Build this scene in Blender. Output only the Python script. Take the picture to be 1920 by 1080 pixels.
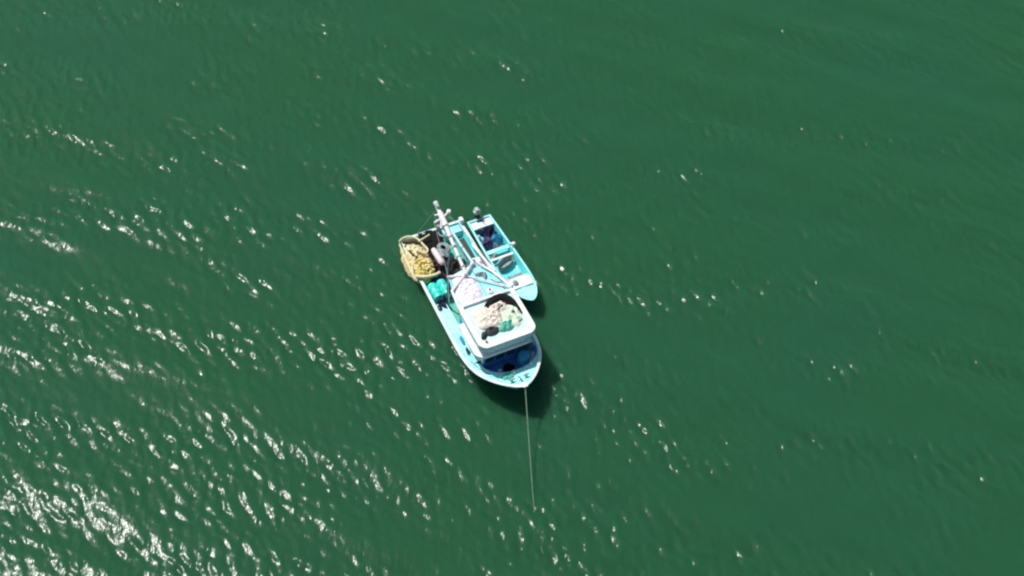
import bpy, bmesh, math, random
import numpy as np
from mathutils import Vector, Matrix, noise
R = math.radians
scene = bpy.context.scene
for o in list(bpy.data.objects): bpy.data.objects.remove(o)
rnd = random.Random(7)

# ------------------------------------------------------------------ camera, sky, sun, exposure
DIST, DEP = 73.3, R(50)
cam_d = bpy.data.cameras.new("camera"); cam = bpy.data.objects.new("camera", cam_d)
scene.collection.objects.link(cam); scene.camera = cam
cam.location = (0, -DIST*math.cos(DEP), DIST*math.sin(DEP))
cam.rotation_euler = (math.pi/2-DEP, 0, 0)
cam_d.sensor_width = 36; cam_d.lens = 18/math.tan(R(20)); cam_d.clip_end = 12000; cam_d.clip_start = 0.5
SUN_EL, SUN_AZ = R(59), R(-50)           # azimuth measured from +Y towards +X
sx, sy, sz = math.sin(SUN_AZ)*math.cos(SUN_EL), math.cos(SUN_AZ)*math.cos(SUN_EL), math.sin(SUN_EL)
w = bpy.data.worlds.new("World"); scene.world = w; w.use_nodes = True
nt = w.node_tree; bg = nt.nodes["Background"]
sky = nt.nodes.new("ShaderNodeTexSky"); sky.sky_type = 'NISHITA'; sky.sun_disc = False
sky.sun_elevation = SUN_EL; sky.sun_rotation = SUN_AZ
sky.dust_density = 2.0
nt.links.new(sky.outputs[0], bg.inputs[0]); bg.inputs[1].default_value = 0.10
sl = bpy.data.lights.new("sun", 'SUN'); sun = bpy.data.objects.new("sun", sl)
scene.collection.objects.link(sun)
sl.energy = 4.2; sl.angle = R(0.53); sl.color = (1.0, 0.975, 0.93)
sun.rotation_euler = Vector((sx, sy, sz)).to_track_quat('Z', 'Y').to_euler()
scene.view_settings.view_transform = 'Standard'; scene.view_settings.look = 'None'
scene.view_settings.exposure = 0.0; scene.view_settings.gamma = 1.0
scene.render.engine = 'CYCLES'
scene.cycles.filter_width = 2.2
scene.cycles.sample_clamp_indirect = 4.0
scene.cycles.max_bounces = 6

# ------------------------------------------------------------------ materials
def mat(name, col, rough=0.5, var=0.12, scale=3.0, bump=0.0, bscale=20, col2=None, metallic=0.0, spec=0.5, sharp=False):
    m = bpy.data.materials.new(name); m.use_nodes = True
    t = m.node_tree; b = t.nodes["Principled BSDF"]
    tc = t.nodes.new("ShaderNodeTexCoord")
    n = t.nodes.new("ShaderNodeTexNoise"); n.inputs['Scale'].default_value = scale; n.inputs['Detail'].default_value = 6
    n.inputs['Roughness'].default_value = 0.65
    t.links.new(tc.outputs['Object'], n.inputs['Vector'])
    r = t.nodes.new("ShaderNodeValToRGB")
    c2 = col2 if col2 else tuple(c*(1-var*2.5) for c in col)
    e = r.color_ramp.elements
    e[0].position, e[1].position = (0.42, 0.5) if sharp else (0.3, 0.62)
    e[0].color = (*c2, 1); e[1].color = (*col, 1)
    t.links.new(n.outputs['Fac'], r.inputs[0]); t.links.new(r.outputs[0], b.inputs['Base Color'])
    b.inputs['Roughness'].default_value = rough; b.inputs['Metallic'].default_value = metallic
    b.inputs['Specular IOR Level'].default_value = spec
    if bump:
        n2 = t.nodes.new("ShaderNodeTexNoise"); n2.inputs['Scale'].default_value = bscale; n2.inputs['Detail'].default_value = 4
        t.links.new(tc.outputs['Object'], n2.inputs['Vector'])
        bp = t.nodes.new("ShaderNodeBump"); bp.inputs['Strength'].default_value = bump; bp.inputs['Distance'].default_value = 0.05
        t.links.new(n2.outputs['Fac'], bp.inputs['Height']); t.links.new(bp.outputs[0], b.inputs['Normal'])
    return m

def netmat(name, col, col2, scale=14):
    """mesh netting: voronoi strands with a darker ground between them"""
    m = bpy.data.materials.new(name); m.use_nodes = True
    t = m.node_tree; b = t.nodes["Principled BSDF"]; b.inputs['Roughness'].default_value = 0.85
    tc = t.nodes.new("ShaderNodeTexCoord")
    v = t.nodes.new("ShaderNodeTexVoronoi"); v.feature = 'DISTANCE_TO_EDGE'; v.inputs['Scale'].default_value = scale
    n = t.nodes.new("ShaderNodeTexNoise"); n.inputs['Scale'].default_value = 4; n.inputs['Detail'].default_value = 5
    t.links.new(tc.outputs['Object'], n.inputs['Vector'])
    mx = t.nodes.new("ShaderNodeMixRGB"); mx.inputs[0].default_value = 0.35
    t.links.new(tc.outputs['Object'], mx.inputs[1]); t.links.new(n.outputs['Color'], mx.inputs[2])
    t.links.new(mx.outputs[0], v.inputs['Vector'])
    r = t.nodes.new("ShaderNodeValToRGB"); e = r.color_ramp.elements
    e[0].position, e[0].color = 0.04, (*col, 1); e[1].position, e[1].color = 0.3, (*col2, 1)
    t.links.new(v.outputs['Distance'], r.inputs[0]); t.links.new(r.outputs[0], b.inputs['Base Color'])
    bp = t.nodes.new("ShaderNodeBump"); bp.inputs['Strength'].default_value = 0.6; bp.inputs['Distance'].default_value = 0.04
    bp.invert = True
    t.links.new(v.outputs['Distance'], bp.inputs['Height']); t.links.new(bp.outputs[0], b.inputs['Normal'])
    return m

M = dict(
 white=mat('white_paint', (.80,.80,.82), .45, .08, 2.5, col2=(.60,.70,.70)),
 hullw=mat('hull_paint', (.72,.80,.77), .45, .1, 1.8, col2=(.42,.66,.62)),
 turq=mat('turquoise_paint', (.09,.66,.66), .5, .1, 2.2, col2=(.20,.76,.76)),
 paleturq=mat('pale_turquoise_paint', (.24,.76,.77), .5, .1, 1.6, col2=(.46,.82,.82)),
 roofp=mat('roof_paint', (.60,.80,.77), .5, .1, 1.6, col2=(.42,.74,.69)),
 green=mat('green_deck_paint', (.04,.42,.30), .6, .15, 4, col2=(.16,.55,.46)),
 tank=mat('bright_turquoise_plastic', (.06,.76,.64), .35, .12, 2.0),
 blue=mat('blue_paint', (.05,.26,.52), .5, .25, 2.5, col2=(.04,.12,.38)),
 navy=mat('navy_paint', (.02,.045,.16), .5, .3, 3),
 glass=mat('dark_glass', (.02,.03,.045), .08, .1, 3),
 pipe=mat('painted_pipe', (.84,.80,.83), .4, .1, 6, col2=(.68,.64,.65)),
 pipet=mat('turquoise_pipe', (.50,.80,.77), .4, .1, 5),
 steel=mat('grey_steel', (.40,.44,.44), .5, .25, 7, col2=(.2,.2,.19)),
 black=mat('black_sheet', (.014,.013,.014), .9, .3, 5, bump=.6, bscale=5, spec=.2),
 dark=mat('dark_netting', (.035,.028,.03), .85, .4, 9, bump=.9, bscale=16, col2=(.012,.012,.013)),
 maroon=mat('maroon_netting', (.07,.02,.03), .85, .4, 8, bump=.9, bscale=16, col2=(.015,.01,.02)),
 rope=mat('rope', (.42,.40,.30), .85, .2, 12, bump=.5, bscale=40),
 anchor=mat('anchor_rope', (.17,.24,.16), .85, .15, 4, bump=.5, bscale=40, col2=(.08,.17,.10)),
 cream=netmat('cream_netting', (.82,.70,.40), (.42,.28,.12), 9),
 yellow=netmat('yellow_netting', (.82,.68,.22), (.48,.34,.09), 12),
 yfloat=mat('yellow_float', (.84,.74,.30), .45, .2, 5, col2=(.62,.48,.16)),
 creamrope=mat('cream_rope', (.82,.75,.46), .8, .15, 9),
 brown=mat('brown_netting', (.10,.065,.03), .9, .3, 8, bump=.8, bscale=14),
 pinkw=netmat('pinkish_white_netting', (.84,.78,.81), (.60,.55,.60), 9),
 beige=netmat('beige_netting', (.80,.72,.62), (.62,.54,.44), 10),
 pgreen=netmat('pale_green_netting', (.72,.82,.64), (.52,.68,.48), 10),
 tgreen=netmat('green_netting', (.20,.60,.46), (.04,.34,.24), 14),
 pink=mat('pink_white_vinyl', (.80,.68,.66), .45, .1, 4),
 greyp=mat('grey_plastic', (.30,.38,.37), .5, .2, 5),
 engine=mat('engine_cowl', (.38,.46,.40), .35, .15, 6),
 enginedark=mat('engine_leg', (.04,.045,.05), .4, .2, 6),
 purple=mat('purple_cloth', (.16,.10,.26), .85, .3, 5, bump=.8, bscale=9),
 navyc=mat('navy_cloth', (.02,.02,.09), .8, .3, 5, bump=.8, bscale=9),
 bluec=mat('blue_plastic', (.05,.36,.60), .5, .2, 5, bump=.3, bscale=6),
 lblue=mat('light_blue_plastic', (.08,.42,.58), .4, .15, 3),
 rubber=mat('black_rubber', (.025,.03,.03), .7, .2, 8),
)

def weather(m, amount, scale=1.3, tint=(.30,.17,.09)):
    t = m.node_tree; b = t.nodes["Principled BSDF"]; src = b.inputs['Base Color'].links[0].from_socket
    tc = t.nodes.new("ShaderNodeTexCoord"); mp = t.nodes.new("ShaderNodeMapping"); mp.inputs['Scale'].default_value = (1, 2.6, .6)
    n = t.nodes.new("ShaderNodeTexNoise"); n.inputs['Scale'].default_value = scale; n.inputs['Detail'].default_value = 8; n.inputs['Roughness'].default_value = .72
    r = t.nodes.new("ShaderNodeValToRGB"); e = r.color_ramp.elements
    e[0].position, e[0].color = .57, (0,0,0,1); e[1].position, e[1].color = .72, (amount,)*3+(1,)
    mx = t.nodes.new("ShaderNodeMixRGB"); mx.inputs[2].default_value = (*tint, 1)
    t.links.new(tc.outputs['Object'], mp.inputs[0]); t.links.new(mp.outputs[0], n.inputs['Vector']); t.links.new(n.outputs['Fac'], r.inputs[0])
    t.links.new(r.outputs[0], mx.inputs[0]); t.links.new(src, mx.inputs[1]); t.links.new(mx.outputs[0], b.inputs['Base Color'])
for k_, a_ in (('white',.55),('hullw',.6),('roofp',.5),('paleturq',.5),('turq',.5),('pipe',.25),('green',.6)): weather(M[k_], a_, 2.2 if k_ == 'pipe' else 1.4)

# ------------------------------------------------------------------ water
def water():
    def axis(lo, hi, step, far):
        a = list(np.arange(lo, hi+1e-6, step))
        s, x, up = step, hi, []
        while x < far:
            s *= 1.12; x += s; up.append(x)
        s, x, dn = step, lo, []
        while x > -far:
            s *= 1.12; x -= s; dn.append(x)
        return np.array(dn[::-1]+a+up)
    X = axis(-36, 36, .085, 5000); Y = axis(-18, 27, .085, 5000)
    gx, gy = np.meshgrid(X, Y)
    rs = np.random.RandomState(WSEED)
    fade = np.clip(1-(np.maximum(np.abs(gx)-36, 0)+np.maximum(np.abs(gy-4)-24, 0))/60, 0, 1)
    def waves(n, l0, l1, ang, spread, slope):
        z = np.zeros_like(gx)
        for i in range(n):
            l = l0*(l1/l0)**rs.rand(); k = 2*math.pi/l
            a = ang + rs.randn()*spread
            z += (slope*math.sqrt(2/n)/k)*np.cos(k*(gx*math.cos(a)+gy*math.sin(a))+rs.rand()*6.283)
        return z
    swell = waves(7, 5.0, 11.0, R(78), .16, .02)
    mid = waves(22, 1.6, 4.2, R(68), .40, .046)
    # short ripples gather in groups riding the longer waves
    g1 = waves(14, 3.2, 7.5, R(80), .22, 1.0); g1 /= g1.std()
    g2 = waves(16, 4, 14, R(40), 1.2, 1.0); g2 /= g2.std()
    env = np.clip(0.84+0.23*g1+0.18*g2, 0.3, 1.6)
    short = waves(50, .38, 1.05, R(35), .38, RIPPLE)
    fine = waves(30, .24, .5, R(38), .8, RIPPLE*.5)
    # small rings thrown back by the hulls and by the rope where it enters the water
    def seg(ax, ay, bx, by, r):
        t = np.clip(((gx-ax)*(bx-ax)+(gy-ay)*(by-ay))/((bx-ax)**2+(by-ay)**2), 0, 1)
        return np.maximum(np.hypot(gx-ax-t*(bx-ax), gy-ay-t*(by-ay))-r, 0)
    d1 = seg(-4.0, 2.9, -.4, -4.9, 1.5); d2 = seg(-1.6, 4.2, .6, -.6, .6); d3 = np.hypot(gx-1.2, gy+13.2)
    lap = .010*np.exp(-d1/1.1)*np.cos(d1*8.5+gx*.9)+.008*np.exp(-d2/.9)*np.cos(d2*9.5+gy*1.1)+.008*np.exp(-d3/.5)*np.cos(d3*14)
    z = (swell + mid + (short+fine)*env + lap)*fade
    # keep water level around the hulls (stays in their lee)
    vs = np.column_stack([gx.ravel(), gy.ravel(), z.ravel()])
    ny, nx = gx.shape
    i = np.arange(nx*ny).reshape(ny, nx)
    f = np.column_stack([i[:-1,:-1].ravel(), i[:-1,1:].ravel(), i[1:,1:].ravel(), i[1:,:-1].ravel()])
    me = bpy.data.meshes.new("water"); me.vertices.add(len(vs)); me.vertices.foreach_set("co", vs.ravel())
    me.loops.add(f.size); me.loops.foreach_set("vertex_index", f.ravel().astype(np.int32))
    me.polygons.add(len(f)); me.polygons.foreach_set("loop_start", np.arange(0, f.size, 4, dtype=np.int32))
    me.polygons.foreach_set("use_smooth", np.ones(len(f), dtype=bool))
    me.update(calc_edges=True); me.validate()
    o = bpy.data.objects.new("water", me); scene.collection.objects.link(o); o['kind'] = 'structure'
    m = bpy.data.materials.new("sea_water"); m.use_nodes = True; t = m.node_tree; b = t.nodes["Principled BSDF"]
    tc = t.nodes.new("ShaderNodeTexCoord")
    n = t.nodes.new("ShaderNodeTexNoise"); n.inputs['Scale'].default_value = .09; n.inputs['Detail'].default_value = 4
    t.links.new(tc.outputs['Object'], n.inputs['Vector'])
    r = t.nodes.new("ShaderNodeValToRGB"); e = r.color_ramp.elements
    e[0].position, e[0].color = .35, (*WATER_A, 1); e[1].position, e[1].color = .68, (*WATER_B, 1)
    t.links.new(n.outputs['Fac'], r.inputs[0]); t.links.new(r.outputs[0], b.inputs['Base Color'])
    b.inputs['Subsurface Weight'].default_value = 1.0; b.inputs['Subsurface Radius'].default_value = (.35,.8,.55); b.inputs['Subsurface Scale'].default_value = 5.0
    b.inputs['IOR'].default_value = 1.33; b.inputs['Specular IOR Level'].default_value = .13; b.inputs['Roughness'].default_value = WROUGH
    mp = t.nodes.new("ShaderNodeMapping"); mp.inputs['Rotation'].default_value = (0, 0, R(-40)); mp.inputs['Scale'].default_value = (1, .45, 1)
    t.links.new(tc.outputs['Object'], mp.inputs[0])
    n2 = t.nodes.new("ShaderNodeTexNoise"); n2.inputs['Scale'].default_value = 4.5; n2.inputs['Detail'].default_value = 3
    t.links.new(mp.outputs[0], n2.inputs['Vector'])
    bp = t.nodes.new("ShaderNodeBump"); bp.inputs['Strength'].default_value = 1; bp.inputs['Distance'].default_value = WBUMP
    t.links.new(n2.outputs['Fac'], bp.inputs['Height']); t.links.new(bp.outputs[0], b.inputs['Normal'])
    me.materials.append(m)
WSEED = 5; RIPPLE = .133; WROUGH = .18; WBUMP = .022
WATER_A = (.0182,.090,.038); WATER_B = (.0175,.089,.044)
water()

# ------------------------------------------------------------------ mesh helpers
BX, BY, BA = -4.345, 3.055, R(-65.385)                # fishing boat: stern point and heading
SINK = .45                                            # how deep the loaded boat sits
BM = Matrix.Translation((BX, BY+SINK*.839, -SINK)) @ Matrix.Rotation(BA, 4, 'Z')

class MB:
    """collects shapes in one vertex list, built as one mesh object"""
    def __init__(s, org=(0,0,0)): s.v, s.f, s.o = [], [], Vector(org)
    def add(s, vs, fs):
        n = len(s.v); s.v += [Vector(p)-s.o for p in vs]; s.f += [tuple(i+n for i in f) for f in fs]; return s
    def box(s, c, d, rz=0, taper=1.0, tilt=0):
        c = Vector(c); m = Matrix.Rotation(rz, 3, 'Z') @ Matrix.Rotation(tilt, 3, 'Y'); vs = []
        for z in (-.5, .5):
            k = 1 if z < 0 else taper
            for x, y in ((-.5,-.5),(.5,-.5),(.5,.5),(-.5,.5)): vs.append(c+m@Vector((x*d[0]*k, y*d[1]*k, z*d[2])))
        return s.add(vs, [(3,2,1,0),(4,5,6,7),(0,1,5,4),(1,2,6,5),(2,3,7,6),(3,0,4,7)])
    def prism(s, pts, z0, z1, zf=None):
        n = len(pts)
        vs = [(x,y,z0) for x,y in pts]+[(x,y,z1) for x,y in pts]
        return s.add(vs, [tuple(range(n-1,-1,-1)), tuple(range(n,2*n))]+[(i,(i+1)%n,n+(i+1)%n,n+i) for i in range(n)])
    def tube(s, path, r, seg=8, closed=False):
        P = [Vector(p) for p in path]; n = len(P); rr = r if isinstance(r, (list,tuple)) else [r]*n
        vs, prev = [], None
        for i, p in enumerate(P):
            a = P[(i-1)%n] if (closed or i) else p; b = P[(i+1)%n] if (closed or i < n-1) else p
            t = (b-a).normalized()
            if prev is None:
                u = Vector((0,0,1)) if abs(t.z) < .9 else Vector((1,0,0))
                u = (u-t*u.dot(t)).normalized()
            else: u = (prev-t*prev.dot(t)).normalized()
            prev = u; q = t.cross(u)
            for k in range(seg):
                an = 2*math.pi*k/seg; vs.append(p+(u*math.cos(an)+q*math.sin(an))*rr[i])
        fs = []
        for i in range(n if closed else n-1):
            j = (i+1)%n
            for k in range(seg): fs.append((i*seg+k, i*seg+(k+1)%seg, j*seg+(k+1)%seg, j*seg+k))
        if not closed: fs += [tuple(range(seg-1,-1,-1)), tuple((n-1)*seg+k for k in range(seg))]
        return s.add(vs, fs)
    def lathe(s, c, axis, prof, seg=20):
        """prof: (distance along axis, radius)"""
        c = Vector(c); ax = Vector(axis).normalized()
        P = [c+ax*d for d, r in prof]; vs = []
        u = Vector((0,0,1)) if abs(ax.z) < .9 else Vector((1,0,0)); u = (u-ax*u.dot(ax)).normalized(); q = ax.cross(u)
        for p, (d, r) in zip(P, prof):
            for k in range(seg):
                an = 2*math.pi*k/seg; vs.append(p+(u*math.cos(an)+q*math.sin(an))*max(r, .002))
        fs = [(i*seg+k, i*seg+(k+1)%seg, (i+1)*seg+(k+1)%seg, (i+1)*seg+k) for i in range(len(P)-1) for k in range(seg)]
        fs += [tuple(range(seg-1,-1,-1)), tuple((len(P)-1)*seg+k for k in range(seg))]
        return s.add(vs, fs)
    def heap(s, c, rx, ry, h, rz=0, seed=0, rough=.35, freq=2.2, outline=None, nr=22, na=56):
        """lumpy mound of soft stuff with an uneven outline"""
        c = Vector(c); m = Matrix.Rotation(rz, 3, 'Z'); vs = [c+Vector((0,0,h*(1+rough*noise.noise((seed*3.1,0,0)))))]
        sd = Vector((seed*7.3, seed*1.7, 0))
        for i in range(1, nr+1):
            q = i/nr
            for k in range(na):
                a = 2*math.pi*k/na
                rr = 1+.32*noise.noise(Vector((math.cos(a)*1.3, math.sin(a)*1.3, 0))+sd)+.12*noise.noise(Vector((math.cos(a)*4, math.sin(a)*4, 3))+sd)
                x, y = math.cos(a)*rx*rr*q, math.sin(a)*ry*rr*q
                hh = h*(1-q**3.2)
                p = m@Vector((x, y, 0))
                w_ = Vector((x*freq, y*freq, 1.3))+sd
                f = 1-abs(noise.noise(w_))*1.6
                hh = hh*(1+rough*(f-.5)*1.6+rough*.5*noise.noise(w_*3.1)) + (rough*.05*noise.noise(w_*5) if q < 1 else 0)
                if q == 1: hh = -.04
                vs.append(c+p+Vector((0,0,hh)))
        fs = [(0, 1+k, 1+(k+1)%na) for k in range(na)]
        for i in range(nr-1):
            for k in range(na): fs.append((1+i*na+k, 1+(i+1)*na+k, 1+(i+1)*na+(k+1)%na, 1+i*na+(k+1)%na))
        fs.append(tuple(1+(nr-1)*na+k for k in range(na-1,-1,-1)))
        return s.add(vs, fs)
    def coil(s, c, r, n=4, tr=.03, seed=0, sq=.8, h=.12):
        rg = random.Random(seed); c = Vector(c); path = []
        for i in range(n*18):
            a = i/18*2*math.pi; q = r*(1-.5*i/(n*18))*(1+.12*math.sin(a*1.7+seed))
            path.append(c+Vector((math.cos(a)*q, math.sin(a)*q*sq, h*(.2+.8*i/(n*18))+rg.uniform(-.01,.01))))
        return s.tube(path, tr, 6)
    def build(s, name, m, parent=None, smooth=False, bevel=0.0, world=None, auto=True):
        me = bpy.data.meshes.new(name); me.from_pydata([tuple(v) for v in s.v], [], s.f); me.update()
        bm = bmesh.new(); bm.from_mesh(me); bmesh.ops.recalc_face_normals(bm, faces=bm.faces); bm.to_mesh(me); bm.free()
        me.materials.append(m if not isinstance(m, str) else M[m])
        o = bpy.data.objects.new(name, me); scene.collection.objects.link(o)
        if smooth:
            me.polygons.foreach_set('use_smooth', [True]*len(me.polygons))
            try: me.set_sharp_from_angle(angle=R(42))
            except Exception: pass
        if bevel:
            b = o.modifiers.new('bevel', 'BEVEL'); b.width = bevel; b.segments = 2; b.limit_method = 'ANGLE'
        if parent: o.parent = parent
        if world: o.matrix_world = world
        return o
def tag(o, label, cat, group=None):
    o['label'] = label; o['category'] = cat
    if group: o['group'] = group
    return o
def root(name, org, label, cat, group=None, frame=None):
    o = bpy.data.objects.new(name, None); scene.collection.objects.link(o); o.empty_display_size = .3
    o.matrix_world = (frame or BM) @ Matrix.Translation(org)
    return tag(o, label, cat, group)
def single(mb, name, m, label, cat, group=None, smooth=True, frame=None, bevel=0):
    """a thing that is one mesh, built round its own base point"""
    o = mb.build(name, m, None, smooth, bevel, (frame or BM) @ Matrix.Translation(mb.o))
    return tag(o, label, cat, group)
def lerp(tab, x):
    for (a, b), (c, d) in zip(tab, tab[1:]):
        if x <= c: return b+(d-b)*(x-a)/(c-a)
    return tab[-1][1]
def smooth_tab(tab, x):
    xs = [t[0] for t in tab]
    if x <= xs[0]: return tab[0][1]
    if x >= xs[-1]: return tab[-1][1]
    for i in range(len(tab)-1):
        if x <= xs[i+1]:
            x0, y0 = tab[i]; x1, y1 = tab[i+1]; t = (x-x0)/(x1-x0)
            m0 = (y1-(tab[i-1][1] if i else y0))/(x1-(xs[i-1] if i else x0)); m1 = ((tab[i+2][1] if i+2 < len(tab) else y1)-y0)/((xs[i+2] if i+2 < len(tab) else x1)-x0)
            h = x1-x0
            return (2*t**3-3*t*t+1)*y0+(t**3-2*t*t+t)*h*m0+(-2*t**3+3*t*t)*y1+(t**3-t*t)*h*m1

# ------------------------------------------------------------------ fishing boat
W_ = [(0,1.68),(1.2,1.76),(3,1.80),(5,1.84),(7,1.90),(8.6,1.93),(9.5,1.86),(10.2,1.66),(10.8,1.33),(11.3,.94),(11.65,.58),(11.85,.30),(11.95,.07)]
SH = [(0,1.12),(3,1.02),(6,1.12),(8,1.30),(9.5,1.50),(11,1.75),(11.95,1.98)]
XS = [0,.5,1,2,3,4,5,6,7,8,8.6,9.1,9.5,9.9,10.2,10.5,10.8,11.05,11.3,11.5,11.65,11.77,11.87,11.95]
def gw(x): return smooth_tab(W_, x)
def sh(x): return smooth_tab(SH, x)
boat = root('fishing_boat', (0,0,0), 'large white and turquoise fishing boat with wheelhouse, booms and nets, moored on a rope', 'boat')
hull = MB(); ring = []
for x in XS:
    b, s = gw(x), sh(x)
    def X_(z): return x-(s-z)*1.35*(x/11.95)**5
    fl = 1-.68*(x/11.95)**3.2
    sec = [(0,-.55),(b*.5*fl,-.45),(b*.80*fl,-.15),(b*.88*fl,.25),(b*(.5+.5*(.88*fl)+.01),(s+.25)/2),(b,s)]
    pts = [(X_(z), y, z) for y, z in sec]
    full = [(p[0],-p[1],p[2]) for p in reversed(pts)]+pts[1:]
    ring.append(full)
k = len(ring[0]); vs = [p for r in ring for p in r]
fs = [(i*k+j, i*k+j+1, (i+1)*k+j+1, (i+1)*k+j) for i in range(len(ring)-1) for j in range(k-1)]
fs.append(tuple(range(k)))
hull.add(vs, fs).build('hull', 'hullw', boat, True)
bw = MB()
for sd in (-1, 1):
    vs, n = [], 0
    for x in XS[:-2]:
        b, s = gw(x)-.10, sh(x)-.02
        vs += [(x, sd*max(b,.02), s), (x, sd*max(b*(.86 if x < 8.3 else .95),.02), .62 if x < 8.3 else s-.2)]; n += 1
    bw.add(vs, [(2*i,2*i+1,2*i+3,2*i+2) for i in range(n-1)])
bw.add([(.08,-1.6,1.08),(.08,1.6,1.08),(.08,1.6,.55),(.08,-1.6,.55)], [(0,1,2,3)])
bw.build('bulwark', 'turq', boat, True)
# cap rail following the sheer, square section
cr = MB(); path = []
for sd, xs in ((-1, XS), (1, XS[::-1])):
    for x in xs: path.append((x, sd*gw(x), sh(x)))
vs = []
for i, p in enumerate(path):
    a, b = Vector(path[max(i-1,0)]), Vector(path[min(i+1,len(path)-1)])
    t = (b-a); t.z = 0; t.normalize(); nrm = Vector((-t.y, t.x, 0)); p = Vector(p)
    for u, z in ((-.04,.0),(-.04,.06),(.12,.06),(.12,.0)): vs.append(p+nrm*u+Vector((0,0,z)))
cr.add(vs, [(4*i+j, 4*i+(j+1)%4, 4*i+4+(j+1)%4, 4*i+4+j) for i in range(len(path)-1) for j in range(4)])
cr.box((.04,0,1.15),(.16,3.44,.075))
cr.build('cap_rail', 'hullw', boat, False, .012)
rs_ = MB()
for sd in (-1, 1):
    rs_.tube([(x-(sh(x)*.12)*.85*(x/11.95)**6, sd*(gw(x)*.99-.02*(x>8)), sh(x)-.07) for x in XS], .035, 6)
rs_.build('rubbing_strake', 'paleturq', boat, True)
dk = MB(); vs = []
for x in XS[:10]: vs += [(x,-gw(x)*.865,.60),(x,gw(x)*.865,.60)]
dk.add(vs, [(2*i,2*i+2,2*i+3,2*i+1) for i in range(9)]).build('deck', 'green', boat)
# side decks beside the wheelhouse, foredeck ring round the blue well
fd = MB(); N = 40; vs = []
for i in range(N+1):
    t = i/N; a = math.pi*t
    ix, iy = 9.35+1.22*math.sin(a)**.8, .24-1.46*math.cos(a)
    # outer point along the gunwale
    ang = -math.pi/2+math.pi*t
    if t < .5: ox = 9.0+2.9*(t/.5)**.75; oy = -max(gw(ox)-.11, .01)
    elif t > .5: ox = 9.0+2.9*((1-t)/.5)**.75; oy = max(gw(ox)-.11, .01)
    else: ox, oy = 11.9, 0
    zz = sh(ox)-.12
    vs += [(ox,oy,zz),(ix,iy,min(zz,1.42+.12*math.sin(a))),(9.35+(ix-9.35)*.86,.24+(iy-.24)*.86,1.0)]
fs = []
for i in range(N): fs += [(3*i,3*i+3,3*i+4,3*i+1)]
fd.add(vs, fs).build('foredeck', 'paleturq', boat, True)
wl = MB(); wl.add(vs, [(3*i+1,3*i+4,3*i+5,3*i+2) for i in range(N)])
pt = [(vs[3*i+2][0], vs[3*i+2][1]) for i in range(N+1)]
wl.add([(x,y,1.02) for x,y in pt], [tuple(range(N+1))])
wl.build('foredeck_well', 'blue', boat)
sd_ = MB()
for sd in (-1, 1):
    vs = []
    xs = [4.7,5.5,6.5,7.5,8.3,8.8,9.2]
    for x in xs: vs += [(x,sd*(gw(x)-.12),sh(x)-.16),(x,sd*1.14,sh(x)-.10)]
    sd_.add(vs, [(2*i,2*i+2,2*i+3,2*i+1) for i in range(len(xs)-1)])
    x = xs[0]; sd_.add([(x,sd*(gw(x)-.12),sh(x)-.16),(x,sd*1.14,sh(x)-.10),(x,sd*1.14,.6),(x,sd*(gw(x)-.12),.6)], [(0,1,2,3)])
sd_.build('side_deck', 'paleturq', boat)
st = MB(); st.box((11.9,0,2.05),(.3,.22,.09))
st.build('stem_post', 'white', boat, True)
for y in (-.38,.38):
    MB().box((11.25,y,1.78),(.10,.10,.28)).tube([(11.25,y-.16,1.86),(11.25,y+.16,1.86)],.035,8).build('mooring_bitt','steel',boat)
for x,y in ((10.95,-.85),(10.62,.95),(10.75,-.05)):
    z=sh(x)-.05; MB().box((x,y,z),(.06,.08,.06)).tube([(x-.11,y,z+.06),(x+.11,y,z+.06)],.022,6).build('cleat','pipe',boat)
# wheelhouse
def rr_poly(x0,x1,y0,y1,r,bow=.0,rf=None):
    rf = rf or r; out=[]
    for cx,cy,a0,q in ((x1-rf,y0+rf,-90,rf),(x1-rf,y1-rf,0,rf),(x0+r,y1-r,90,r),(x0+r,y0+r,180,r)):
        for i in range(7):
            a=R(a0+15*i); out.append((cx+q*math.cos(a),cy+q*math.sin(a)))
    if bow:
        out=[(x+(bow*(1-((y-(y0+y1)/2)/((y1-y0)/2))**2) if x>(x0+x1)/2 else 0),y) for x,y in out]
    return out
hs = MB()
hs.prism(rr_poly(6.95,9.45,-1.14,1.2,.08,.06),.62,2.9)
hs.build('wheelhouse','white',boat,False,.015)
fw = MB(); fw.prism(rr_poly(9.0,9.53,-1.10,1.18,.06,.10),.97,2.33); fw.build('wheelhouse_front','blue',boat)
vz = MB(); vz.prism(rr_poly(7.5,9.82,-1.58,1.40,.12,.14,.4),2.30,2.46)
vz.prism(rr_poly(7.6,9.70,-1.22,1.28,.12,.14,.34),2.46,2.95); vz.build('visor','white',boat,True,.02)
for i in range(4):
    y=-.84+i*.58; f=MB().box((9.62,y,1.85),(.05,.46,.5)); f=f.build('window','navy',boat); MB().box((9.65,y,1.85),(.02,.38,.42)).build('pane','glass',f)
# slit of glass below the roof edge
sl_=MB(); pts=rr_poly(7.7,9.715,-1.225,1.285,.12,.145,.34); sl_.prism(pts,2.70,2.86); sl_.build('window_band','glass',boat)
for x,wd in ((7.55,.5),(8.25,.42)):
    f=MB().box((x,-1.155,1.85),(wd,.05,.34)).build('window','pipe',boat); MB().box((x,-1.185,1.85),(wd-.12,.02,.24)).build('pane','glass',f)
    f=MB().box((x,1.215,1.95),(wd,.05,.5)).build('window','navy',boat); MB().box((x,1.245,1.95),(wd-.1,.02,.4)).build('pane','glass',f)
d=MB().box((8.1,-1.16,1.42),(.62,.06,.42)).build('locker','blue',boat); 
d=MB().box((7.0,-1.165,1.55),(.06,.5,1.0),R(90)).build('side_door','bluec',boat); MB().box((7.18,-1.21,1.5),(.04,.04,.16)).build('handle','steel',d)
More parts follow.
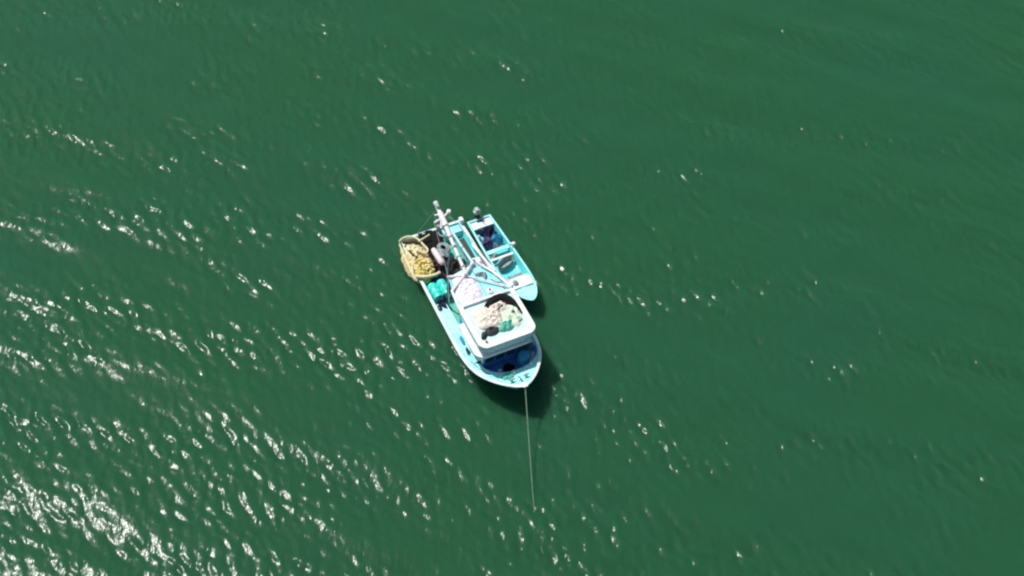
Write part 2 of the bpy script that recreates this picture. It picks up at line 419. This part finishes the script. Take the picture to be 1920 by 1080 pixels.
# roof with raised rim
rf=MB(); ro=rr_poly(7.02,9.95,-1.40,1.62,.10,.10,.42); ri=rr_poly(7.16,9.60,-1.14,1.38,.08,.08,.36)
n=len(ro)
rf.prism(ro,2.95,3.10)
roof=rf.build('roof','roofp',boat,True)
rm=MB(); vs=[(x,y,3.103) for x,y in ro]+[(x,y,3.24) for x,y in ro]+[(x,y,3.24) for x,y in ri]+[(x,y,3.103) for x,y in ri]
rm.add(vs,[(a*n+i,a*n+(i+1)%n,((a+1)%4)*n+(i+1)%n,((a+1)%4)*n+i) for a in range(4) for i in range(n)])
rm.build('roof_rim','white',roof,True,.02)
# aft canopy and pipe frame
cn=MB(); cp=[(4.95,-1.02),(4.60,.52),(5.55,1.12),(6.98,1.60),(7.0,-1.25)]
cn.prism(cp,2.94,3.0); cn.build('canopy','paleturq',boat)
fr=MB()
top=[(4.95,-1.02,3.08),(5.28,-.22,3.16),(4.55,.56,3.14),(5.60,1.16,3.12),(6.95,1.62,3.16)]
fr.tube(top,.075,8); fr.tube([(5.28,-.22,3.16),(5.0,.15,3.15)],.05,8)
fr.tube([(4.55,.56,3.14),(5.28,-.22,3.2),(5.9,-1.2,3.12),(7.0,-1.3,3.12)],.075,8)
fr.tube([(7.0,-1.28,3.14),(7.05,1.62,3.16)],.05,8); fr.tube([(5.28,-.22,3.16),(6.95,1.62,3.12)],.045,6)
fr.build('canopy_frame','pipe',boat,True)
for x,y in ((4.95,-1.02),(4.60,.55),(5.6,1.15),(5.28,-.22)): MB().tube([(x,y,.6),(x,y,3.1)],.04,8).build('post','pipe',boat,True)
# booms
bo=MB(); bo.tube([(5.35,-.16,3.2),(3.3,-.06,3.6),(2.2,0,3.86),(1.06,.05,4.08)],[.085,.10,.14,.10],10)
bo.tube([(2.35,-.02,3.82),(1.55,.03,3.98)],[.19,.15],10); bo.lathe((1.06,.05,4.08),(-1,0,.2),[(0,.085),(.06,.13),(.2,.13),(.24,.05)],12)
boom=bo.build('boom','pipe',boat,True)
MB().box((1.25,.02,4.22),(.22,.16,.14)).build('lamp','engine',boom,False,.03)
MB().tube([(1.6,-.28,4.0),(1.75,-.1,4.1),(2.1,-.12,4.02),(2.3,-.25,3.85)],.06,8).build('shackle','pipe',boom,True)
MB().tube([(2.02,-.5,3.95),(1.92,0,3.97),(1.70,.40,4.0)],.06,8).lathe((1.66,.46,4.0),(0,0,1),[(-.1,.03),(-.08,.11),(.08,.11),(.1,.03)],12).build('crossarm','pipe',boom,True)
cx,cy=2.42,-.24
MB().tube([(cx+.24*math.cos(a),cy+.17*math.sin(a),3.5+.05*math.sin(a)) for a in [i*math.pi/10 for i in range(20)]],.045,6,True).build('block','steel',boom,True)
MB().lathe((2.15,-.36,3.7),(0,1,0),[(-.08,.05),(-.07,.15),(.07,.15),(.08,.05)],14).build('pulley','steel',boom,True)
MB().tube([(.70,.98,1.2),(4.80,.46,3.18)],.075,8).build('strut','pipet',boat,True)
MB().tube([(1.9,1.62,1.15),(5.6,1.28,3.06)],.07,8).build('strut','pipe',boat,True)
MB().tube([(3.55,-.28,3.5),(3.28,-.49,.6)],.045,8).build('boom_prop','steel',boat,True)
wr=MB(); wr.tube([(1.9,.38,4),(6.95,1.6,3.2)],.012,5); wr.tube([(1.95,-.48,3.95),(5.9,-1.2,3.15)],.012,5); wr.build('stay','steel',boat)
wr=MB(); wr.tube([(1.1,.05,4.1),(7.0,.2,3.25)],.012,5); wr.build('stay','steel',boat)
wr=MB(); wr.tube([(1.2,.0,4.0),(.15,-.9,1.3)],.012,5); wr.build('stay','steel',boat)
for q in ((5.28,-.22,3.3),(4.55,.56,3.26),(6.95,1.6,3.3),(3.6,-.07,3.68)):
    MB().lathe(q,(.2,1,0),[(-.06,.03),(-.05,.08),(.05,.08),(.06,.03)],12).build('pulley','pipe',boat,True)
for k_ in range(5):
    q=Vector((5.2,-.15,3.22)).lerp(Vector((2.2,0,3.86)),.12+.2*k_); MB().tube([q+Vector((0,.13*math.cos(a),.13*math.sin(a))) for a in [i*math.pi/6 for i in range(12)]],.025,5,True).build('lashing','creamrope',boom,True)
# hatch, winch and box on the after deck
h=MB().box((1.75,1.28,.72),(1.7,.62,.24),taper=.96).build('hatch','turq',boat,False,.02)
MB().box((1.75,1.28,.86),(1.5,.46,.05)).build('hatch_cover','enginedark',h,False,.01)
MB().box((.45,1.05,.9),(.5,1.0,.45)).build('stern_locker','paleturq',boat,False,.02)
MB().box((.16,1.72,1.3),(.3,.22,.3)).build('stern_fairlead','white',boat,False,.04)
MB().box((3.25,1.35,.95),(.7,.6,.7)).build('deck_box','pipe',boat,False,.02)
wn=MB().box((4.35,.2,.8),(.7,.8,.35)).build('winch','steel',boat,False,.02)
MB().lathe((4.35,-.3,1.15),(0,1,0),[(0,.3),(.05,.3),(.06,.14),(.94,.14),(.95,.3),(1.0,.3)],20).build('drum','dark',wn,True)

# ------------------------------------------------------------------ things on the after deck
r=root('fishing_net',(1.5,-1.3,.6),'cream and yellow fishing net with thick edge rope heaped on the stern corner','fishing net')
mb=MB((1.5,-1.3,.6))
nm=mb.heap((1.45,-1.30,.6),1.35,.82,.72,R(-3),3,.22,2.4).build('netting','cream',r,True)
rim=[(.14,-1.82,1.25),(.05,-1.3,1.3),(.42,-.92,1.32),(.95,-.80,1.34),(1.35,-.72,1.34),(1.62,-.92,1.40),(1.30,-1.22,1.44),(1.0,-1.15,1.4),(1.05,-1.42,1.42),(1.55,-1.42,1.42),(1.85,-1.75,1.42),(2.6,-2.05,1.36),(3.02,-2.02,1.26),(2.6,-2.05,1.2),(1.8,-1.98,1.18),(.9,-1.93,1.2)]
def spl(P,n=6,closed=True):
    P=[Vector(p) for p in P]; L=len(P); out=[]
    for i in range(L if closed else L-1):
        p0,p1,p2,p3=[P[(i+d)%L] if closed else P[max(0,min(L-1,i+d))] for d in (-1,0,1,2)]
        for k in range(n):
            t=k/n; out.append(.5*((2*p1)+(p2-p0)*t+(2*p0-5*p1+4*p2-p3)*t*t+(3*p1-p0-3*p2+p3)*t**3))
    if not closed: out.append(P[-1])
    return out
MB((1.5,-1.3,.6)).tube(spl(rim,3),.055,8,True).build('edge_rope','creamrope',r,True)
MB((1.5,-1.3,.6)).tube(spl([(.38,-1.72,1.38),(.55,-1.45,1.42),(.62,-1.2,1.42),(.75,-1.0,1.38)],6,False),.10,8).build('dark_fold','brown',r,True)
MB((1.5,-1.3,.6)).tube(spl([(1.1,-1.62,1.38),(1.5,-1.58,1.42),(1.75,-1.45,1.42)],6,False),.07,8).build('dark_fold','brown',r,True)
for q in range(3):
    mb=MB((1.5,-1.3,.6)); mb.coil((.95+.55*q,-1.45-.1*q,1.28),.3,3,.045,q+2); mb.build('rope_coil','creamrope',r,True)
r=root('float_line',(2.3,-1.3,1.1),'bright yellow tangle of net floats beside the cream net on the stern','net floats')
MB((2.3,-1.3,1.1)).heap((2.25,-1.38,.9),.86,.66,.50,.2,9,.5,3).build('netting','yellow',r,True)
fl0=None
for i in range(46):
    a=rnd.uniform(0,6.28); q=.62*math.sqrt(rnd.random()); x,y=2.25+q*math.cos(a)*1.25,-1.38+q*math.sin(a)*.95; z=1.42-.30*(q/.62)**2+rnd.uniform(-.02,.05)
    if fl0 is None:
        fl0=MB((0,0,0)).lathe((0,0,0),(1,0,0),[(-.1,.02),(-.085,.05),(-.04,.068),(.04,.068),(.085,.05),(.1,.02)],12).build('float','yfloat',r,True); o=fl0
    else:
        o=fl0.copy(); scene.collection.objects.link(o); o.parent=r
    o.location=(x-2.3,y+1.3,z-1.1); o.rotation_euler=(0,rnd.uniform(-.5,.5),rnd.uniform(0,3.1))
single(MB((3.0,-1.2,.9)).tube(spl([(2.7,-2.0,1.22),(3.0,-1.5,1.25),(3.05,-1.0,1.22),(2.95,-.7,1.15)],6,False),.09,8),'rolled_cloth','creamrope','pale cream rolled edge lying between the yellow floats and the turquoise drums','cloth')
mb=MB((.75,-.25,.6)); 
def sheet(mb,corners,th,seed,amp=.06,n=16):
    A,B,C,D=[Vector(c) for c in corners]; vs=[]
    for lay in (0,1):
        for i in range(n+1):
            for j in range(n+1):
                u,v=i/n,j/n; p=(A*(1-u)+B*u)*(1-v)+(D*(1-u)+C*u)*v
                p=p+Vector((noise.noise((v*3,seed,0))*.05,noise.noise((u*3,seed,5))*.05,amp*noise.noise((p.x*2.5,p.y*2.5,seed))-lay*th)); vs.append(p)
    N=(n+1)**2; fs=[]
    for i in range(n):
        for j in range(n):
            a=i*(n+1)+j; fs+=[(a,a+1,a+n+2,a+n+1),(N+a,N+a+n+1,N+a+n+2,N+a+1)]
    for i in range(n):
        a=i; fs+=[(i,i+1,N+i+1,N+i),(n*(n+1)+i,N+n*(n+1)+i,N+n*(n+1)+i+1,n*(n+1)+i+1),(i*(n+1),N+i*(n+1),N+(i+1)*(n+1),(i+1)*(n+1)),(i*(n+1)+n,(i+1)*(n+1)+n,N+(i+1)*(n+1)+n,N+i*(n+1)+n)]
    return mb.add(vs,fs)
sheet(mb,[(.02,-.75,1.22),(.05,.35,1.22),(1.5,.42,.95),(1.55,-.62,1.1)],.05,2,.12)
single(mb,'tarpaulin','black','black sheet spread over the stern between cream net and white boom','tarpaulin')
single(MB((2.1,-.65,.6)).heap((2.1,-.66,.6),.9,.5,.42,0,14,.5,3),'net_pile','maroon','dark maroon net pile under the pink roll behind the yellow floats','net')
single(MB((2.7,.25,.6)).heap((2.65,.15,.6),.95,.78,.42,0,21,.5,3),'net_pile','dark','black net pile under the middle of the long white boom','net')
single(MB((3.15,-.85,.6)).heap((3.1,-.85,.6),.30,.42,.40,0,25,.5,4),'cloth_heap','navyc','navy crumpled cloth at the aft end of the turquoise drums','cloth')
single(MB((2.1,-.4,1.1)).lathe((1.48,-.47,1.42),(1,.06,-.05),[(0,.04),(.05,.12),(.2,.16),(1.0,.17),(1.15,.13),(1.22,.04)],16),'fender','pink','long pinkish white fender lying on dark nets near the stern','fender')
single(MB((1.5,.15,.6)).coil((1.45,.12,1.1),.36,6,.045,4,.9,.12).coil((1.8,.02,1.1),.25,4,.04,7,.9,.1),'rope_coil','greyp','grey green rope coil under the white boom near the stern','rope')
single(MB((.55,-.65,1.2)).tube([(.72,-.98,1.42),(.50,-.25,1.42)],.045,8),'pole','creamrope','short pale pole sticking out of the cream net across the black sheet','pole')
for i,(y,l) in enumerate(((-1.36,'outer turquoise drum lying beside the port rail ahead of the yellow floats'),(-.86,'inner turquoise drum lying next to the pipe frame ahead of the yellow floats'))):
    rr=root('drum',(3.85,y,.6),l.replace('port rail','white side rail'),'drum','turquoise drums lying on deck')
    pr=[(-.5,.02),(-.5,.22),(-.46,.26),(-.2,.265),(-.18,.28),(-.15,.265),(.15,.265),(.18,.28),(.2,.265),(.46,.26),(.5,.22),(.5,.02)]
    MB((3.85,y,.6)).lathe((3.9,y,.92+.05*i),(1,.05,0),pr,22).build('barrel','tank',rr,True)
    MB((3.85,y,.6)).lathe((4.4,y+.12,.95+.05*i),(1,0,0),[(0,.05),(.04,.05)],10).build('bung','white',rr,True)
single(MB((4.9,-1.35,1.0)).heap((4.85,-1.38,.95),.35,.10,.28,R(20),31,.5,4).heap((4.65,-1.2,.95),.28,.09,.38,R(-40),33,.5,4),'cloth_heap','navyc','dark blue cloth draped at the forward end of the turquoise drums','cloth')
single(MB((8.0,-1.42,1.15)).heap((7.55,-1.40,1.1),.40,.10,.16,R(-4),101,.5,4),'cloth_heap','bluec','teal blue cloth strip on the side deck below the long side of the roof','cloth')
single(MB((8.3,-1.45,1.15)).heap((8.42,-1.44,1.13),.42,.11,.16,R(-4),103,.5,4),'cloth_heap','navyc','navy bundle on the side deck ahead of the teal blue strip','cloth')
single(MB((9.6,-1.40,1.35)).tube([(9.0,-1.58,1.32),(9.7,-1.42,1.40),(10.3,-1.12,1.50)],.03,6),'hose','greyp','thin grey hose along the foredeck edge left of the bow well','hose')
single(MB((4.85,-1.6,.9)).coil((5.0,-1.58,.98),.15,3,.03,3,.8,.08),'rope_coil','enginedark','small dark rope coil on the side deck against the white rail','rope')

# ------------------------------------------------------------------ things on canopy and wheelhouse roof
Z=3.0
single(MB((5.7,-.5,Z)).heap((5.85,-.40,Z),1.0,.66,.15,R(10),41,.45,3).heap((6.45,-.68,Z),.62,.5,.12,0,43,.45,3),'net_pile','pinkw','pinkish white net bunched on the canopy at the boom foot','net')
single(MB((5.4,.62,Z)).heap((5.45,.55,Z),.34,.13,.16,R(65),45,.5,4).heap((5.6,.72,Z),.24,.12,.14,R(-20),46,.5,4),'bag','greyp','small dark grey teal bag on the canopy beside the pipe joint','bag')
single(MB((4.95,-.62,2.6)).heap((4.85,-.62,1.9),.42,.30,.5,R(80),47,.5,4),'net_pile','dark','black bundle hanging by the frame post next to the pinkish white net','net')
Z=3.1
mb=MB((7.9,.6,Z))
pp=spl([(8.15,-.42,Z+.05),(7.65,-.08,Z+.06),(7.35,.45,Z+.08),(7.45,.95,Z+.1),(7.95,1.22,Z+.08),(8.62,1.36,Z+.05)],6,False)
mb.tube(pp,[.06+.17*math.sin(math.pi*min(1,i/(len(pp)-1)*1.0))*(1+.3*noise.noise((i*.6,2,2))) for i in range(len(pp))],10)
mb.heap((7.72,.98,Z),.36,.34,.2,.3,51,.4,3)
single(mb,'tarpaulin','black','black rolled tarpaulin curved round the back of the wheelhouse roof','tarpaulin')
single(MB((8.2,-.3,Z)).heap((8.22,-.28,Z),.88,.70,.24,R(15),61,.5,3.2),'net_pile','beige','beige net heaped on the middle of the wheelhouse roof','net')
single(MB((7.95,.45,Z)).heap((7.92,.45,Z),.46,.62,.22,R(0),63,.5,3.2),'net_pile','beige','small cream net pile in the curve of the black tarpaulin','net')
single(MB((8.5,.8,Z)).heap((8.52,.80,Z),.74,.58,.2,R(10),65,.45,3.2),'net_pile','pgreen','pale green net pile on the roof beside the black tarpaulin end','net')
mb=MB((9.05,.3,Z)); mb.heap((9.05,.32,Z),.30,.46,.22,R(10),67,.6,4)
single(mb,'net_pile','tgreen','deep green net bunched at the front of the wheelhouse roof','net')
single(MB((9.05,-.5,Z)).coil((9.03,-.45,Z+.02),.24,5,.06,5,1.25,.1),'hose_coil','rubber','black coiled hose on the front of the wheelhouse roof','hose')
single(MB((9.1,-.85,Z)).heap((9.12,-.88,Z),.28,.16,.14,R(-30),71,.5,4),'bag','rubber','small black bag near the front corner of the wheelhouse roof','bag')
single(MB((8.0,.45,Z+.2)).tube([(7.93,.62,Z+.28),(8.12,.26,Z+.26)],.035,8),'stick','enginedark','short dark stick lying on the small cream roof net','stick')
single(MB((9.05,1.05,Z)).tube([(8.98,1.22,Z+.06),(9.12,.90,Z+.06)],.035,8),'stick','enginedark','short dark stick in the front corner of the roof by the green net','stick')
single(MB((8.52,.9,Z+.15)).lathe((8.52,.92,Z+.14),(0,0,1),[(0,.06),(.02,.09),(.14,.09),(.16,.05)],14),'bucket','enginedark','tiny black pot standing on the pale green roof net','pot')
single(MB((9.72,-.98,3.24)).lathe((9.62,-.98,3.24),(0,0,1),[(0,.03),(.02,.06),(.12,.05),(.14,.02)],12),'lamp','steel','small grey lamp on the white front rim of the roof','lamp')

single(MB((6.6,.5,3.0)).coil((6.6,.55,3.02),.2,4,.03,12,.7,.08),'rope_coil','pipe','white rope coil on the canopy between the grey bag and the wheelhouse roof','rope')
single(MB((6.3,1.1,3.0)).tube(spl([(5.9,.9,3.03),(6.2,1.05,3.04),(6.35,1.3,3.03),(6.8,1.25,3.03)],6,False),.03,6),'hose','greyp','grey hose lying on the canopy near its outer pipe','hose')
single(MB((3.2,1.35,1.3)).heap((3.25,1.35,1.3),.28,.22,.12,.3,111,.5,4),'cloth_heap','pinkw','pinkish white cloth on the pale deck box next to the hatch','cloth')
single(MB((2.0,.95,.6)).coil((2.35,.82,.66),.2,4,.03,14,.8,.08),'rope_coil','rubber','black rope coil on the green deck beside the hatch','rope')
# ------------------------------------------------------------------ things in the bow
single(MB((9.85,.05,.95)).heap((9.95,.05,.95),.26,.32,.3,0,81,.4,4),'bag','black','black bag lying in the blue well of the bow','bag')
rr=root('barrel',(9.95,.85,.95),'light blue barrel standing in the blue well of the bow','barrel')
MB((9.95,.85,.95)).lathe((9.95,.85,.96),(0,0,1),[(0,.26),(.02,.29),(.25,.3),(.27,.32),(.3,.3),(.6,.29),(.64,.25),(.65,.05)],22).build('body','lblue',rr,True)
MB((9.95,.85,.95)).lathe((9.95,.85,1.61),(0,0,1),[(0,.26),(.03,.26),(.035,.05)],22).build('lid','bluec',rr,True)
single(MB((10.0,-.45,.95)).lathe((10.0,-.45,.96),(0,0,1),[(0,.07),(.18,.09),(.2,.02)],12),'bottle','white','tiny white bottle beside the black bag in the bow well','bottle')
mb=MB((10.95,-.35,1.6)); mb.heap((10.83,-.38,1.54),.26,.42,.14,R(5),85,.5,4); mb.coil((10.83,-.38,1.64),.2,4,.03,9,1.4,.08)
single(mb,'rope_heap','green','green rope heap on the turquoise foredeck near the bow tip','rope')
# mooring rope to the water
P=[]
for i in range(41):
    t=i/40; P.append((11.95+(18.3-11.95)*t,-2.42*t,2.0-1.64*t-.25*math.sin(math.pi*t)))
P=[(11.2,.0,1.86),(11.6,.0,2.06)]+P[:-1]+[(18.25,-2.41,.45),(18.6,-2.50,.43),(19.0,-2.58,.42),(19.4,-2.64,.40),(19.8,-2.72,.34)]
single(MB((11.95,0,0)).tube(P,[.034-.016*i/len(P) for i in range(len(P))],8),'mooring_rope','anchor','long grey green mooring rope running from the bow tip down into the sea','rope')

# ------------------------------------------------------------------ skiff alongside
PA=R(-64.3); PM=Matrix.Translation((-1.79,4.32,0))@Matrix.Rotation(PA,4,'Z')
skiff=root('skiff',(0,0,0),'small open turquoise skiff with outboard motor tied alongside the fishing boat','boat',frame=PM)
PW=[(0,.66),(1,.70),(2.5,.75),(4,.77),(5,.74),(5.6,.64),(6.1,.46),(6.4,.28),(6.55,.12),(6.6,.03)]
PS=[(0,.62),(3,.66),(5,.78),(6.6,.98)]
PX=[0,.5,1,1.8,2.6,3.4,4.2,4.8,5.2,5.6,5.9,6.15,6.35,6.48,6.56,6.6]
pw=lambda x:smooth_tab(PW,x); ps=lambda x:smooth_tab(PS,x)
hull=MB(); ring=[]
for x in PX:
    b,s=pw(x),ps(x); X_=lambda z:x-(s-z)*1.1*(x/6.6)**5; fl=1-.5*(x/6.6)**4
    sec=[(0,-.2),(b*.7*fl,-.12),(b*.9*fl,.15),(b,s)]; pts=[(X_(z),y,z) for y,z in sec]
    ring.append([(p[0],-p[1],p[2]) for p in reversed(pts)]+pts[1:])
k=len(ring[0]); hull.add([p for r_ in ring for p in r_],[(i*k+j,i*k+j+1,(i+1)*k+j+1,(i+1)*k+j) for i in range(len(ring)-1) for j in range(k-1)]+[tuple(range(k))])
hull.build('hull','hullw',skiff,True)
lin=MB(); vs=[]
for x in PX[:8]:
    b,s=pw(x)-.06,ps(x)-.02; q=.9-.16*(x/4.8)**3; vs+=[(x,-b,s),(x,-b*q,.2),(x,b*q,.2),(x,b,s)]
n=len(vs)//4; lin.add(vs,[(4*i+j,4*i+j+1,4*i+5+j,4*i+4+j) for i in range(n-1) for j in range(3)]+[(0,1,2,3)]); lin.build('inner_hull','turq',skiff,True)
gr=MB(); path=[(x,-pw(x),ps(x)) for x in PX]+[(x,pw(x),ps(x)) for x in PX[::-1]]; vs=[]
for i,p in enumerate(path):
    a,b=Vector(path[max(i-1,0)]),Vector(path[min(i+1,len(path)-1)]); t=b-a; t.z=0; t.normalize(); nr=Vector((-t.y,t.x,0)); p=Vector(p)
    for u,z in ((-.03,0),(-.03,.05),(.08,.05),(.08,0)): vs.append(p+nr*u+Vector((0,0,z)))
gr.add(vs,[(4*i+j,4*i+(j+1)%4,4*i+4+(j+1)%4,4*i+4+j) for i in range(len(path)-1) for j in range(4)]); gr.box((.03,0,.645),(.1,1.36,.06)); gr.build('gunwale','paleturq',skiff,False,.01)
sdk=MB(); sdk.prism([(.02,-.62),(.02,-.16),(.22,-.16),(.22,.16),(.02,.16),(.02,.62),(.62,.64),(.62,-.64)],.50,.60); sdk.build('stern_deck','white',skiff,False,.01)
def deckpoly(x0,x1,m_='white',nm='bow_deck',dz=-.06):
    xs=[x0+(x1-x0)*i/8 for i in range(9)]; vs=[]
    for x in xs: vs+=[(x,-pw(x)+.07,ps(x)+dz),(x,0,ps(x)+dz+.05),(x,pw(x)-.07,ps(x)+dz)]
    return MB().add(vs,[(3*i+j,3*i+3+j,3*i+4+j,3*i+1+j) for i in range(8) for j in (0,1)]).build(nm,m_,skiff,True)
deckpoly(4.72,5.42); deckpoly(5.43,6.48,'paleturq','bow_locker',-.075)
MB().box((4.70,0,.60),(.06,1.3,.28)).build('bulkhead','white',skiff)
MB().box((5.45,0,.80),(.05,1.15,.05)).build('deck_seam','greyp',skiff)
for x in (2.35,): MB().box((x,0,.50),(.26,1.32,.06)).build('thwart','paleturq',skiff,False,.01)
MB().box((2.9,0,.5),(.14,1.34,.05)).build('thwart','white',skiff,False,.01)
MB().box((4.45,.0,.63),(.15,.8,.06)).build('step','greyp',skiff)
ob=MB().box((-.18,0,.35),(.14,.12,.9)).box((-.1,0,.68),(.3,.26,.18)).build('outboard_leg','enginedark',skiff,False,.02)
MB().lathe((-.22,0,.86),(0,0,1),[(0,.12),(.03,.19),(.15,.21),(.22,.20)],16).box((-.20,0,1.12),(.40,.28,.26),taper=.72).build('outboard_cowl','engine',skiff,False,.05)
MB().tube([(-.05,0,.95),(.35,.1,.98)],.025,6).build('tiller','enginedark',skiff,True)
S=lambda *a,**k:single(*a,frame=PM,**k)
S(MB((.85,.1,.2)).heap((.80,.10,.25),.20,.42,.36,R(-8),91,.5,4).heap((1.15,-.05,.25),.32,.2,.34,R(0),92,.5,4),'cloth_heap','navyc','navy cloth heap just ahead of the white stern deck of the skiff','cloth')
S(MB((1.55,-.2,.2)).heap((1.50,-.22,.25),.30,.36,.34,R(10),93,.5,4),'cloth_heap','purple','purple cloth heap in the middle of the skiff','cloth')
S(MB((2.0,-.35,.2)).heap((2.0,-.34,.25),.26,.28,.35,R(30),94,.5,4),'cloth_heap','navy','dark navy heap just behind the thwart of the skiff','cloth')
S(MB((1.6,.3,.2)).heap((1.50,.34,.25),.30,.34,.33,R(-15),95,.4,4),'sack','bluec','bright blue sack against the outer side of the skiff','sack')
S(MB((1.25,.42,.2)).heap((1.22,.40,.25),.12,.22,.3,R(-25),99,.4,4),'sack','navy','narrow navy sack beside the navy cloth heap in the skiff','sack')
S(MB((2.6,-.3,.2)).heap((2.62,-.32,.25),.22,.30,.22,R(30),96,.4,4),'sack','greyp','grey lumpy sack between the two thwarts of the skiff','sack')
mb=MB((3.25,.0,.25)); pts=[]
def ell(rx,ry,rz,cx,cy): return [(cx+rx*math.cos(a)*math.cos(rz)-ry*math.sin(a)*math.sin(rz),cy+rx*math.cos(a)*math.sin(rz)+ry*math.sin(a)*math.cos(rz)) for a in [i*math.pi/14 for i in range(28)]]
A=ell(.50,.21,R(112),3.32,.02); B=ell(.56,.26,R(112),3.32,.02); C=ell(.52,.22,R(112),3.32,.02); D=ell(.44,.16,R(112),3.32,.02); n=28
vs=[(x,y,.22) for x,y in A]+[(x,y,.52) for x,y in B]+[(x,y,.52) for x,y in C]+[(x,y,.28) for x,y in D]
tb=root('tub',(3.32,0,.22),'oval dark grey green tub standing across the skiff','tub',frame=PM)
MB((3.32,0,.22)).add(vs,[(a*n+i,a*n+(i+1)%n,(a+1)*n+(i+1)%n,(a+1)*n+i) for a in range(3) for i in range(n)]+[tuple(range(n-1,-1,-1)),tuple(3*n+i for i in range(n))]).build('tub_body','greyp',tb,True)
MB((3.32,0,.22)).tube([(x,y,.53) for x,y in B],.02,6,True).build('tub_rim','rubber',tb,True)
fd=root('fender',(2.62,.84,.5),'pale grey fender hanging on the outer side of the skiff','fender',frame=PM)
MB((2.62,.84,.5)).lathe((2.52,.72,.68),(-.25,1,.0),[(0,.03),(.03,.11),(.12,.13),(.24,.11),(.30,.04)],14).build('fender_body','pipe',fd,True)
MB((2.62,.84,.5)).tube([(2.45,.66,.72),(2.55,.78,.80),(2.75,.70,.72)],.02,6).build('lashing','rope',fd,True)
S(MB((1.0,-.45,.2)).heap((1.0,-.47,.25),.16,.14,.26,0,121,.4,4),'sack','white','small white sack at the inner side of the skiff by the navy cloth','sack')
S(MB((1.85,.1,.2)).heap((1.95,.12,.25),.2,.14,.26,.4,123,.4,4),'sack','greyp','small grey sack behind the thwart next to the bright blue sack','sack')
S(MB((2.15,.42,.2)).coil((2.05,.45,.26),.15,4,.03,5,1,.1),'rope_coil','navy','dark rope coil tucked against the thwart on the outer side of the skiff','rope')
S(MB((3.9,.3,.2)).tube([(3.6,.5,.26),(4.2,.38,.26),(4.5,.1,.28)],.025,6),'oar','pipe','pale oar handle lying on the floor of the skiff ahead of the oval tub','oar')
S(MB((5.0,-.25,.75)).coil((5.05,-.25,.80),.16,4,.025,6,.8,.08),'rope_coil','greyp','grey rope coil on the white foredeck of the skiff','rope')
